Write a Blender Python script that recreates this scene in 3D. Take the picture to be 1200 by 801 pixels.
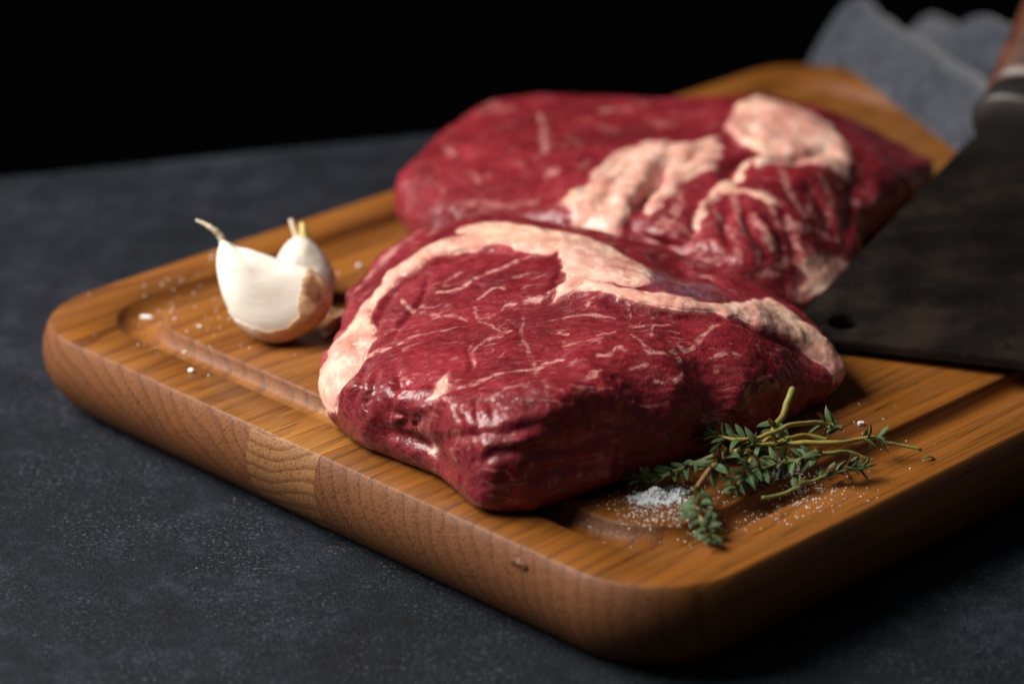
import bpy, bmesh, math, random
import numpy as np
from mathutils import Vector, Matrix
from mathutils.bvhtree import BVHTree

random.seed(7)
rng = np.random.default_rng(11)
for o in list(bpy.data.objects):
    bpy.data.objects.remove(o)
S = bpy.context.scene
COL = S.collection

# ------------------------------------------------------------------ camera
FPX, PITCH, DIST, T = 3600.0, math.radians(22.91), 1.0, 0.0295      # T = height of the board's top face
CAMLOC = np.array([0, -DIST*math.cos(PITCH), T + DIST*math.sin(PITCH)])
cam = bpy.data.objects.new('camera', bpy.data.cameras.new('camera'))
COL.objects.link(cam)
cam.location = CAMLOC
cam.rotation_euler = (math.pi/2 - PITCH, 0, 0)
cam.data.sensor_width = 36
cam.data.lens = 36*FPX/1200
cam.data.clip_start = 0.05
cam.data.clip_end = 50
cam.data.dof.use_dof = True
cam.data.dof.focus_distance = 0.922
cam.data.dof.aperture_fstop = 6.0
cam.data.dof.aperture_blades = 9
S.camera = cam

# ------------------------------------------------------------------ world and lamps
w = bpy.data.worlds.new('World'); S.world = w; w.use_nodes = True
w.node_tree.nodes['Background'].inputs[0].default_value = (0.92, 0.94, 1.0, 1)
w.node_tree.nodes['Background'].inputs[1].default_value = 0.055

def area(name, loc, target, size, power, col):
    l = bpy.data.lights.new(name, 'AREA'); l.shape = 'RECTANGLE'
    l.size, l.size_y = size; l.energy = power; l.color = col
    o = bpy.data.objects.new(name, l); COL.objects.link(o)
    o.location = loc
    o.rotation_euler = (Vector(target) - Vector(loc)).to_track_quat('-Z', 'Y').to_euler()
    return o
area('softbox_lamp', (-0.68, -0.02, 0.72), (-0.04, 0.02, 0.03), (0.66, 0.6), 26, (1.0, 0.95, 0.89))

S.view_settings.view_transform = 'Standard'
S.view_settings.look = 'None'
S.view_settings.exposure = 0.0
S.view_settings.gamma = 1.0
S.render.film_transparent = False
S.cycles.max_bounces = 8
S.cycles.use_denoising = True

# ------------------------------------------------------------------ helpers
FW = np.array([0, math.cos(PITCH), -math.sin(PITCH)])
UP = np.array([0, math.sin(PITCH), math.cos(PITCH)])
def ray(px, py):
    r = FW + np.array([1, 0, 0])*(px-600)/FPX + UP*(400.5-py)/FPX
    return r/np.linalg.norm(r)
def at(px, py, h):
    """world point seen at photo pixel (px,py), h metres above the board's top face"""
    r = ray(px, py); t = (T + h - CAMLOC[2])/r[2]
    return CAMLOC + t*r

def tag(o, label=None, cat=None, group=None, kind=None):
    if label: o['label'] = label
    if cat: o['category'] = cat
    if group: o['group'] = group
    if kind: o['kind'] = kind
    return o
def empty(name, loc=(0, 0, 0), rz=0):
    o = bpy.data.objects.new(name, None); COL.objects.link(o)
    o.empty_display_size = 0.01
    o.location = loc; o.rotation_euler = (0, 0, rz)
    return o
def mesh_obj(name, v, f, mat, parent=None, smooth=True):
    me = bpy.data.meshes.new(name)
    me.from_pydata([tuple(map(float, p)) for p in v], [], [tuple(map(int, q)) for q in f])
    me.update()
    return link_mesh(name, me, mat, parent, smooth)
def link_mesh(name, me, mat, parent=None, smooth=True):
    if mat and not me.materials: me.materials.append(mat)
    if smooth:
        me.polygons.foreach_set('use_smooth', [True]*len(me.polygons)); me.update()
    o = bpy.data.objects.new(name, me); COL.objects.link(o)
    if parent: o.parent = parent
    return o
def local(parent_loc, rz=0):
    """parent space: returns a function world->parent local for vertices"""
    c, s = math.cos(-rz), math.sin(-rz)
    p0 = np.array(parent_loc, float)
    def fn(P):
        P = np.atleast_2d(np.array(P, float)) - p0
        return np.stack([P[:, 0]*c - P[:, 1]*s, P[:, 0]*s + P[:, 1]*c, P[:, 2]], 1)
    return fn

def hsh(ix, iy, iz, seed):
    n = (ix*374761393 + iy*668265263 + iz*2147483647 + seed*1274126177) & 0xffffffff
    n = ((n ^ (n >> 13))*1274126177) & 0xffffffff
    n = ((n ^ (n >> 16))*2246822519) & 0xffffffff
    return ((n ^ (n >> 15)) & 0xffff)/65535.0
def noise(P, scale, seed=0, stretch=(1, 1, 1)):
    """value noise in -1..1; scale = feature size in metres"""
    Q = P/scale/np.array(stretch) + 100.37
    I = np.floor(Q).astype(np.int64); F = Q - I; F = F*F*F*(F*(F*6-15)+10)
    r = 0
    for dx in (0, 1):
        for dy in (0, 1):
            for dz in (0, 1):
                wgt = (F[:, 0] if dx else 1-F[:, 0])*(F[:, 1] if dy else 1-F[:, 1])*(F[:, 2] if dz else 1-F[:, 2])
                r = r + wgt*hsh(I[:, 0]+dx, I[:, 1]+dy, I[:, 2]+dz, seed)
    return r*2-1
def fbm(P, scale, seed=0, octv=3, stretch=(1, 1, 1)):
    r = 0; a = 1; tot = 0
    for k in range(octv):
        r = r + a*noise(P, scale/2**k, seed+k*17, stretch); tot += a; a *= .5
    return r/tot*1.4
def sstep(a, b, x):
    t = np.clip((x-a)/(b-a), 0, 1); return t*t*(3-2*t)

def tube(pts, radii, n=8, cap=True):
    """swept tube through 3-d points"""
    pts = np.array(pts, float); k = len(pts)
    V = []; Fc = []
    tan = np.gradient(pts, axis=0); tan /= np.linalg.norm(tan, axis=1)[:, None]+1e-12
    ref = np.array([0.13, 0.2, 1.0]); prev = None
    for i in range(k):
        a = np.cross(tan[i], ref if prev is None else prev)
        if np.linalg.norm(a) < 1e-6: a = np.cross(tan[i], [1, 0, 0])
        a /= np.linalg.norm(a); b = np.cross(a, tan[i]); prev = b
        for j in range(n):
            th = 2*math.pi*j/n
            V.append(pts[i] + radii[i]*(math.cos(th)*a + math.sin(th)*b))
    for i in range(k-1):
        for j in range(n):
            Fc.append((i*n+j, i*n+(j+1) % n, (i+1)*n+(j+1) % n, (i+1)*n+j))
    if cap:
        Fc.append(tuple(range(n-1, -1, -1))); Fc.append(tuple(range((k-1)*n, k*n)))
    return V, Fc
def spline(pts, m=24):
    """Catmull-Rom resample"""
    P = np.array(pts, float)
    P = np.vstack([2*P[0]-P[1], P, 2*P[-1]-P[-2]]); out = []
    n = len(P)-3
    for s in np.linspace(0, n-1e-6, m):
        i = int(s); t = s-i; a, b, c, d = P[i:i+4]
        out.append(.5*((2*b)+(-a+c)*t+(2*a-5*b+4*c-d)*t*t+(-a+3*b-3*c+d)*t**3))
    return np.array(out)

# ---- shader helpers
class NT:
    def __init__(self, name):
        self.m = bpy.data.materials.new(name); self.m.use_nodes = True
        self.t = self.m.node_tree; self.b = self.t.nodes['Principled BSDF']; self.o = self.t.nodes['Material Output']
    def set(self, node, key, val):
        s = node.inputs[key]
        if isinstance(val, bpy.types.NodeSocket): self.t.links.new(val, s)
        else:
            if s.type == 'RGBA' and len(val) == 3: val = (*val, 1)
            s.default_value = val
    def n(self, typ, props=None, out=0, **ins):
        nd = self.t.nodes.new(typ)
        for k, v in (props or {}).items(): setattr(nd, k, v)
        for k, v in ins.items():
            key = int(k[1:]) if k[0] == '_' and k[1:].isdigit() else k.replace('_', ' ')
            self.set(nd, key, v)
        return nd.outputs[out]
    def math(self, op, a, b=0.0, c=None):
        nd = self.t.nodes.new('ShaderNodeMath'); nd.operation = op
        self.set(nd, 0, a); self.set(nd, 1, b)
        if c is not None: self.set(nd, 2, c)
        return nd.outputs[0]
    def mix(self, f, a, b):
        nd = self.t.nodes.new('ShaderNodeMix'); nd.data_type = 'RGBA'
        for k, v in ((0, f), (6, a), (7, b)): self.set(nd, k, v)
        return nd.outputs[2]
    def ramp(self, f, stops):
        nd = self.t.nodes.new('ShaderNodeValToRGB'); cr = nd.color_ramp
        while len(cr.elements) < len(stops): cr.elements.new(0.5)
        for e, (p, c) in zip(cr.elements, stops):
            e.position = p; e.color = (*c, 1) if isinstance(c, (tuple, list)) else (c, c, c, 1)
        self.set(nd, 0, f); return nd.outputs[0]
    def maprange(self, v, a, b, c=0.0, d=1.0):
        nd = self.t.nodes.new('ShaderNodeMapRange'); nd.interpolation_type = 'SMOOTHSTEP'
        for k, x in enumerate((v, a, b, c, d)): self.set(nd, k, x)
        return nd.outputs[0]
    def obj(self): return self.t.nodes.new('ShaderNodeTexCoord').outputs['Object']
    def attr(self, name, out='Fac'):
        nd = self.t.nodes.new('ShaderNodeAttribute'); nd.attribute_name = name; return nd.outputs[out]
    def mapping(self, vec, scale=(1, 1, 1), loc=(0, 0, 0), rot=(0, 0, 0)):
        return self.n('ShaderNodeMapping', _0=vec, _1=loc, _2=rot, _3=scale)
    def noise(self, vec, scale, detail=3, rough=.5, dist=0.0, out=0):
        return self.n('ShaderNodeTexNoise', out=out, Vector=vec, Scale=scale, Detail=detail, Roughness=rough, Distortion=dist)
    def bump(self, h, dist, strength=1.0, normal=None):
        nd = self.t.nodes.new('ShaderNodeBump')
        self.set(nd, 'Height', h); self.set(nd, 'Distance', dist); self.set(nd, 'Strength', strength)
        if normal is not None: self.set(nd, 'Normal', normal)
        return nd.outputs[0]
    def p(self, **kw):
        for k, v in kw.items(): self.set(self.b, k.replace('_', ' '), v)
        return self

# ------------------------------------------------------------------ materials
def mat_table():
    m = NT('dark_stone'); c = m.obj()
    big = m.noise(c, 9, 4, .6); mid = m.noise(c, 55, 4, .65); fine = m.noise(c, 1100, 3, .7)
    f2 = m.noise(c, 600, 4, .75)
    med = m.noise(c, 170, 4, .7)
    v = m.math('ADD', m.math('MULTIPLY', big, .35), m.math('ADD', m.math('MULTIPLY', mid, .35), m.math('MULTIPLY', med, .30)))
    col = m.ramp(v, [(.38, (.0025, .0036, .0062)), (.50, (.0072, .0094, .0145)), (.62, (.024, .029, .040))])
    fl = m.maprange(m.noise(c, 700, 3, .7), .54, .66)
    fl = m.math('MULTIPLY', fl, m.maprange(m.noise(c, 32, 4, .65), .40, .62, .15, 1.0))
    col = m.mix(m.math('MULTIPLY', fl, .55), col, (.110, .122, .150))
    sp = m.n('ShaderNodeTexVoronoi', {'feature': 'F1'}, Vector=c, Scale=160.0)
    pit = m.maprange(m.noise(c, 330, 3, .65), .55, .68)
    col = m.mix(m.math('MULTIPLY', pit, .75), col, (.003, .004, .006))
    spk = m.math('MULTIPLY', m.maprange(sp, .10, .04), m.maprange(m.noise(c, 60, 2), .60, .72))
    col = m.mix(m.math('MULTIPLY', spk, .8), col, (.30, .30, .31))
    h = m.math('ADD', m.math('MULTIPLY', f2, .7), m.math('MULTIPLY', fine, .45))
    nb = m.bump(h, .0015, 1.0)
    m.p(Base_Color=col, Roughness=m.maprange(mid, .3, .7, .60, .85), Normal=nb, Specular_IOR_Level=.16)
    return m.m
def mat_plain(name, col, rough=.6, **kw):
    m = NT(name); m.p(Base_Color=col, Roughness=rough, **kw); return m.m

def mat_wood(name, cy, cz, tint, freq, seed, end, ring_end=1.0):
    m = NT(name); c = m.obj()
    cs = m.mapping(c, (1, 1, 1), (seed*1.37, seed*.71, seed*.33))
    # wavering of the grain along the length
    wav = m.noise(m.mapping(cs, (3.0, 14, 14)), 1.0, 2, .5)
    wav2 = m.noise(m.mapping(cs, (9, 70, 70)), 1.0, 2, .5)
    sx = m.n('ShaderNodeSeparateXYZ', _0=c); sy = sx.node.outputs[1]; sz = sx.node.outputs[2]; sX = sx.node.outputs[0]
    dy = m.math('SUBTRACT', sy, cy); dz = m.math('SUBTRACT', sz, cz)
    d = m.math('SQRT', m.math('ADD', m.math('MULTIPLY', dy, dy), m.math('MULTIPLY', dz, dz)))
    d = m.math('ADD', d, m.math('MULTIPLY', wav, .028)); d = m.math('ADD', d, m.math('MULTIPLY', wav2, .0025))
    d = m.math('ADD', d, m.math('MULTIPLY', sX, .028))
    fr = m.math('FRACT', m.math('MULTIPLY', d, freq))
    ring = m.ramp(fr, [(0, 0.0), (.55, .25), (.88, 1.0), (.97, .85), (1, 0.0)])
    # fibres and pores: long along x
    fib = m.noise(m.mapping(cs, (22, 900, 900)), 1.0, 3, .6)
    fib2 = m.noise(m.mapping(cs, (7, 260, 260)), 1.0, 3, .6)
    por = m.maprange(m.noise(m.mapping(cs, (60, 1500, 1500)), 1.0, 2, .5), .60, .74)
    por = m.math('MULTIPLY', por, m.math('ADD', .3, m.math('MULTIPLY', ring, .7)))
    blot = m.noise(m.mapping(cs, (5, 26, 26)), 1.0, 3, .55)
    a, b, dk = tint
    t = m.math('ADD', m.math('MULTIPLY', m.math('MULTIPLY', ring, blot), .40), m.math('MULTIPLY', fib2, .62))
    t = m.math('ADD', t, m.math('MULTIPLY', m.math('SUBTRACT', blot, .5), .7))
    col = m.mix(m.maprange(t, .12, .82), a, b)
    col = m.mix(m.math('MULTIPLY', por, .9), col, dk)
    col = m.mix(m.maprange(fib, .52, .72, 0.0, .55), col, dk)
    stk = m.noise(m.mapping(cs, (4, 110, 110)), 1.0, 4, .65)
    col = m.mix(m.maprange(stk, .54, .72, 0.0, .55), col, tuple(x*.45 for x in b))
    col = m.mix(m.maprange(stk, .46, .30, 0.0, .35), col, tuple(min(1, x*1.35) for x in a))
    # end grain: rays cross the rings, darker and redder because it drinks the oil
    nx = m.n('ShaderNodeSeparateXYZ', _0=m.n('ShaderNodeVectorTransform', {'vector_type': 'NORMAL', 'convert_from': 'WORLD', 'convert_to': 'OBJECT'},
             _0=m.t.nodes.new('ShaderNodeNewGeometry').outputs['Normal']))
    endf = m.maprange(m.math('ABSOLUTE', nx), .35, .75)
    ang = m.math('ARCTAN2', dz, dy)
    av = m.n('ShaderNodeCombineXYZ', _0=m.math('MULTIPLY', ang, 260.0), _1=m.math('MULTIPLY', d, 40.0), _2=seed*1.0)
    rays = m.noise(av, 1.0, 2, .6)
    pe = m.noise(m.mapping(c, (300, 1500, 1500)), 1.0, 2, .6)
    ew = m.math('ADD', m.math('MULTIPLY', ring, .55*ring_end), m.math('MULTIPLY', rays, .45))
    ew = m.math('ADD', ew, m.math('MULTIPLY', m.math('SUBTRACT', blot, .5), .5))
    ea, eb = end
    ecol = m.mix(m.maprange(ew, .15, .8), ea, eb)
    ecol = m.mix(m.maprange(pe, .52, .68, 0.0, .75), ecol, dk)
    line = m.math('MULTIPLY', m.maprange(fr, .02, .0), 1.0)
    ecol = m.mix(m.math('MULTIPLY', m.maprange(fr, .955, .985), .32*ring_end), ecol, tuple(min(1, x*1.7) for x in a))
    # hairline drying cracks that follow the rays
    ck = m.math('ABSOLUTE', m.math('SUBTRACT', m.noise(m.n('ShaderNodeCombineXYZ', _0=m.math('MULTIPLY', ang, 9.0), _1=m.math('MULTIPLY', d, 14.0), _2=seed*3.0), 1.0, 3, .6), .5))
    ckm = m.math('MULTIPLY', m.maprange(ck, .012, .002), m.maprange(m.noise(c, 40, 2), .5, .6))
    ecol = m.mix(m.math('MULTIPLY', ckm, .0), ecol, (.018, .008, .004))
    col = m.mix(endf, col, ecol)
    h = m.math('ADD', m.math('MULTIPLY', fib, .5), m.math('MULTIPLY', por, -.8))
    h = m.math('SUBTRACT', h, m.math('MULTIPLY', m.math('MULTIPLY', ckm, endf), .0))
    h = m.math('ADD', h, m.math('MULTIPLY', m.math('MULTIPLY', ring, endf), .08))
    nb = m.bump(h, .00035, .8)
    nb = m.bump(m.noise(c, 45, 2), .0009, .25, nb)
    ro = m.maprange(m.math('ADD', m.math('MULTIPLY', fib2, .5), m.math('MULTIPLY', m.noise(c, 30, 3), .5)), .3, .7, .34, .56)
    ro = m.math('ADD', ro, m.math('MULTIPLY', endf, .14))
    m.p(Base_Color=col, Roughness=ro, Normal=nb, Specular_IOR_Level=m.maprange(endf, 0, 1, .42, .22))
    return m.m

def mat_meat(name, dark=1.0):
    m = NT(name); c = m.obj()
    fat = m.attr('fat'); vein = m.attr('vein'); silver = m.attr('silver')
    rot = m.mapping(c, (1, 1, 1), (0, 0, 0), (0, 0, -.18))
    st = m.mapping(rot, (55, 190, 190))
    lo = m.noise(c, 38, 4, .6); mid = m.noise(c, 160, 4, .6); fibre = m.noise(st, 4.0, 3, .6)
    base = m.ramp(lo, [(.28, (.078*dark, .0032*dark, .0065*dark)), (.50, (.165*dark, .0075*dark, .0140*dark)), (.72, (.27*dark, .020*dark, .030*dark))])
    base = m.mix(m.maprange(fibre, .45, .72, 0, .32), base, (.36*dark, .044*dark, .054*dark))
    base = m.mix(m.maprange(mid, .52, .70, 0, .50), base, (.085*dark, .0035*dark, .007*dark))
    # marbling: thin broken flecks lying along the grain
    wv = m.n('ShaderNodeVectorMath', {'operation': 'ADD'}, _0=m.mapping(rot, (42, 120, 120)),
             _1=m.n('ShaderNodeVectorMath', {'operation': 'SCALE'}, _0=m.noise(c, 60, 2, .5, 0, 1), Scale=2.2))
    rdg = m.math('ABSOLUTE', m.math('SUBTRACT', m.noise(wv, 1.0, 2, .55), .5))
    wmask = m.noise(c, 95, 2, .5)
    marb = m.math('MULTIPLY', m.maprange(rdg, .030, .004), m.maprange(wmask, .53, .66))
    wv2 = m.mapping(rot, (110, 300, 300), (3.1, 1.7, 0))
    rdg2 = m.math('ABSOLUTE', m.math('SUBTRACT', m.noise(wv2, 1.0, 2, .55, .6), .5))
    marb2 = m.math('MULTIPLY', m.maprange(m.noise(m.mapping(rot, (110, 520, 520), (3.1, 1.7, 0)), 1.0, 3, .55, .5), .64, .72), m.maprange(m.noise(c, 70, 2, .5), .42, .55))
    mm = m.math('MAXIMUM', m.math('MULTIPLY', marb, .30), m.math('MULTIPLY', marb2, .42))
    vn = m.math('MULTIPLY', vein, m.maprange(m.noise(c, 300, 3, .65), .38, .58, .05, 1.0))
    mm = m.math('MAXIMUM', mm, m.math('MULTIPLY', vn, .85))
    grn = m.noise(m.mapping(rot, (260, 520, 520)), 1.0, 3, .65)
    base = m.mix(m.maprange(grn, .50, .70, 0, .55), base, (.070*dark, .0025*dark, .0055*dark))
    base = m.mix(m.maprange(grn, .46, .30, 0, .22), base, (.36*dark, .048*dark, .058*dark))
    col = m.mix(mm, base, (.58, .27, .235))
    # fat with a ragged edge
    fe = m.math('ADD', fat, m.math('MULTIPLY', m.math('SUBTRACT', m.noise(c, 210, 4, .65), .5), .55))
    col = m.mix(m.maprange(fe, .02, .40, 0, .65), col, (.40, .105, .10))
    ff = m.maprange(fe, .38, .62)
    fcol = m.ramp(m.noise(c, 75, 4, .6), [(.3, (.62, .33, .25)), (.5, (.74, .47, .36)), (.7, (.82, .60, .48))])
    col = m.mix(ff, col, fcol)
    col = m.mix(m.math('MULTIPLY', silver, m.maprange(m.noise(c, 110, 3, .6), .35, .65, .15, .65)), col, (.17, .095, .13))
    h = m.math('ADD', m.math('MULTIPLY', fibre, .28), m.math('MULTIPLY', mid, .45))
    h = m.math('ADD', h, m.math('MULTIPLY', m.noise(c, 620, 3, .65), .55))
    h = m.math('ADD', h, m.math('MULTIPLY', m.noise(c, 1300, 2, .6), .30))
    nb = m.bump(h, .0008, .8)
    ro = m.maprange(m.noise(c, 120, 3, .6), .35, .65, .28, .46)
    cn_ = m.bump(m.math('ADD', m.math('MULTIPLY', mid, .6), m.math('MULTIPLY', m.noise(c, 420, 2, .5), .45)), .0013, .9)
    m.p(Coat_Weight=.75, Coat_Roughness=.10, Coat_IOR=1.36, Coat_Normal=cn_)
    m.p(Base_Color=col, Roughness=m.math('ADD', ro, .12), Normal=nb, Specular_IOR_Level=.25,
        Subsurface_Weight=.10, Subsurface_Radius=(1.0, .25, .18), Subsurface_Scale=.0018)
    return m.m
def mat_fat(name):
    m = NT(name); c = m.obj()
    n1 = m.noise(c, 62, 4, .6); n2 = m.noise(c, 260, 4, .65); n3 = m.noise(c, 30, 2, .5)
    col = m.ramp(n1, [(.28, (.46, .165, .130)), (.46, (.60, .295, .230)), (.60, (.69, .41, .325)), (.76, (.78, .56, .465))])
    col = m.mix(m.maprange(n3, .5, .68, 0, .45), col, (.70, .41, .25))
    stx = m.noise(m.mapping(c, (260, 70, 260), (0, 0, 0), (0, 0, .5)), 1.0, 4, .65)
    col = m.mix(m.maprange(stx, .48, .72, 0, .55), col, (.86, .66, .55))
    # blood staining in streaks, stronger toward the thin rim
    ed = m.attr('fat')
    red = m.math('MULTIPLY', m.maprange(m.noise(m.mapping(c, (1, 1, 1), (.3, 0, 0)), 130, 3, .6), .54, .72), .55)
    red = m.math('MAXIMUM', red, m.math('MULTIPLY', m.maprange(m.math('ADD', ed, m.math('MULTIPLY', m.math('SUBTRACT', n2, .5), .5)), .95, .50), .80))
    col = m.mix(red, col, (.52, .17, .15))
    h = m.math('ADD', m.math('MULTIPLY', n2, .6), m.math('MULTIPLY', n1, .8))
    m.p(Specular_IOR_Level=.35); m.p(Base_Color=col, Roughness=m.maprange(n2, .35, .65, .36, .52), Normal=m.bump(h, .0007, .55),
        Coat_Weight=.25, Coat_Roughness=.15, Subsurface_Weight=.35, Subsurface_Radius=(1.0, .4, .28), Subsurface_Scale=.0026)
    return m.m

# ------------------------------------------------------------------ setting: table top and the dark behind it
tl, tm = at(0, 206, -T), at(540, 151, -T)
ed = (tm-tl)/np.linalg.norm(tm-tl); en = np.array([ed[1], -ed[0], 0])       # en points toward the camera
c0 = tl - ed*1.2; c1 = tl + ed*2.2
def slab(name, a, b, depth, thick, mat):
    q = [a, b, b+en*depth, a+en*depth]
    bm = bmesh.new()
    top = [bm.verts.new(p) for p in q]; bot = [bm.verts.new(p-np.array([0, 0, thick])) for p in q]
    bm.faces.new(top[::-1]); bm.faces.new(bot)
    for i in range(4): bm.faces.new((top[i], top[(i+1) % 4], bot[(i+1) % 4], bot[i]))
    bmesh.ops.recalc_face_normals(bm, faces=bm.faces)
    bmesh.ops.bevel(bm, geom=[e for e in bm.edges if all(abs(v.co.z) < 1e-6 for v in e.verts)], offset=.003, segments=3, affect='EDGES')
    me = bpy.data.meshes.new(name); bm.to_mesh(me); bm.free()
    return link_mesh(name, me, mat, None, False)
tag(slab('table_top', c0, c1, 1.5, .035, mat_table()), kind='structure')
bx = tl - en*2.2
wq = [bx-ed*9+np.array([0, 0, -6.]), bx+ed*10+np.array([0, 0, -6.]), bx+ed*10+np.array([0, 0, 3.0]), bx-ed*9+np.array([0, 0, 3.0])]
wq2 = [p-en*.05 for p in wq]
tag(mesh_obj('backdrop', wq+wq2, [(0, 1, 2, 3), (7, 6, 5, 4), (0, 4, 5, 1), (3, 2, 6, 7), (1, 5, 6, 2), (0, 3, 7, 4)],
             mat_plain('black_backdrop', (.0035, .0035, .0042), .95, Specular_IOR_Level=.05), None, False), kind='structure')

# ------------------------------------------------------------------ cutting board
YAW = math.radians(44.944); O1, O2, BW, BL = .13228, -.10173, .29118, .40331
ex = np.array([math.cos(YAW), math.sin(YAW), 0]); ny = np.array([-math.sin(YAW), math.cos(YAW), 0])
bc = ex*(O2+BL/2) + ny*(O1-BW/2)
board = empty('cutting_board', tuple(bc), YAW)
tag(board, 'thick oiled wooden cutting board with rounded corners and juice groove', 'cutting board')
toB = local(bc, YAW)
def rrect(s, r, z, na=16):
    a, b = BL/2+s, BW/2+s
    out = []
    for cx, cy, t0 in ((a-r, b-r, 0), (-a+r, b-r, 90), (-a+r, -b+r, 180), (a-r, -b+r, 270)):
        for k in range(na+1):
            th = math.radians(t0+90*k/na); out.append((cx+r*math.cos(th), cy+r*math.sin(th), z))
    return out
R = .031
prof = [(-.010, R-.006, 0.0), (-.0065, R-.004, .0004), (-.003, R, .0035), (.0005, R+.0005, .008), (.0026, R+.002, .013), (.0034, R+.003, .0175),
        (.0030, R+.003, .0215), (.0019, R+.0019, .0247), (.0009, R+.0009, .0263), (.0004, R+.0004, T-.0002), (0, R, T),
        (-.0165, .026, T), (-.0169, .0255, T-.0004), (-.0178, .025, T-.0020), (-.0200, .0245, T-.0038), (-.0230, .024, T-.0046), (-.0258, .0235, T-.0041),
        (-.0278, .023, T-.0026), (-.0285, .023, T-.0010), (-.0288, .023, T-.0002), (-.0295, .023, T)]
V = []; F = []
for s, r, z in prof: V += rrect(s, r, z if z > .0265 or r == .023 or s < -.012 else z*T/.027)
n = len(V)//len(prof)
for i in range(len(prof)-1):
    for j in range(n): F.append((i*n+j, i*n+(j+1) % n, (i+1)*n+(j+1) % n, (i+1)*n+j))
F.append(tuple(range(n))[::-1]); F.append(tuple((len(prof)-1)*n+j for j in range(n)))
me = bpy.data.meshes.new('tmp'); me.from_pydata(V, [], F); me.update()
cuts = [BW/2+.02] + [float(toB(at(px, py, 0))[0, 1]) for px, py in ((296, 497), (376, 533))] + [-BW/2-.02]
tints = [((.255, .092, .0135), (.105, .030, .0042), (.024, .0065, .0015)), ((.300, .124, .022), (.150, .052, .0085), (.034, .010, .0025)), ((.225, .077, .0105), (.086, .0245, .0034), (.020, .0105, .003))]
woods = [mat_wood('oak_far_plank', .16, -.13, tints[0], 210, 1.0, ((.185, .070, .026), (.078, .026, .010)), .45), mat_wood('oak_thin_plank', .015, .11, tints[1], 260, 4.0, ((.25, .118, .046), (.145, .060, .022)), 1.0), mat_wood('oak_near_plank', .215, -.07, tints[2], 190, 9.0, ((.165, .063, .024), (.072, .025, .010)), .45)]
planks = []
for k in range(3):
    bm = bmesh.new(); bm.from_mesh(me)
    for yy, nz in ((cuts[k]-.00004, 1), (cuts[k+1]+.00004, -1)):
        g = bmesh.ops.bisect_plane(bm, geom=bm.verts[:]+bm.edges[:]+bm.faces[:], plane_co=(0, yy, 0), plane_no=(0, nz, 0), clear_outer=True)
        ed_ = [e for e in g['geom_cut'] if isinstance(e, bmesh.types.BMEdge)]
        if ed_:
            bmesh.ops.contextual_create(bm, geom=ed_); bmesh.ops.split_edges(bm, edges=[e for e in ed_ if e.is_valid])
    m2 = bpy.data.meshes.new('plank'); bm.to_mesh(m2); bm.free()
    o = link_mesh('plank', m2, woods[k], board, False)
    for p in m2.polygons: p.use_smooth = len(p.vertices) <= 4 or abs(p.normal.z) > .9
    planks.append(o)
tag(planks[1], 'paler narrow plank with slanting end grain')

# ------------------------------------------------------------------ steaks
class Tps:
    def __init__(self, P, z, lam):
        P = np.array(P)*100; n = len(P); self.P = P
        K = self.k(P, P)+lam*np.eye(n); A = np.hstack([np.ones((n, 1)), P])
        M = np.block([[K, A], [A.T, np.zeros((3, 3))]])
        self.w = np.linalg.solve(M, np.concatenate([z, np.zeros(3)]))
    def k(self, A, B):
        r2 = ((A[:, None]-B[None])**2).sum(-1)+1e-9; return .5*r2*np.log(r2)
    def __call__(self, Q):
        Q = np.atleast_2d(Q)*100
        return self.k(Q, self.P)@self.w[:-3]+self.w[-3]+Q@self.w[-2:]

def seg_dist(P, A, B, ys):
    sc = np.array([1, ys, 1]); P = P*sc; A = A*sc; B = B*sc
    ab = B-A; t = np.clip(((P-A)@ab)/(ab@ab+1e-12), 0, 1)
    return np.linalg.norm(P-(A+t[:, None]*ab), axis=1), t
def poly_sd(P, poly, ys=1.0):
    """signed distance in plan, positive inside"""
    x = P[:, 0]; y = P[:, 1]*ys; Q = np.array(poly)[:, :2]*np.array([1, ys]); n = len(Q)
    dmin = np.full(len(x), 9.0); ins = np.zeros(len(x), bool)
    for i in range(n):
        a, b = Q[i], Q[(i+1) % n]; e = b-a
        t = np.clip(((x-a[0])*e[0]+(y-a[1])*e[1])/(e@e+1e-12), 0, 1)
        dmin = np.minimum(dmin, np.hypot(x-a[0]-t*e[0], y-a[1]-t*e[1]))
        cond = ((a[1] > y) != (b[1] > y)); xs = a[0]+(y-a[1])/(e[1] if abs(e[1]) > 1e-12 else 1e-12)*e[0]
        ins ^= cond & (x < xs)
    return np.where(ins, dmin, -dmin)

def vert_normals(v, me):
    me.vertices.foreach_set('co', v.astype(np.float32).ravel()); me.update()
    nn = np.empty(len(v)*3, np.float32); me.vertex_normals.foreach_get('vector', nn)
    return nn.reshape(-1, 3).astype(float)

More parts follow.
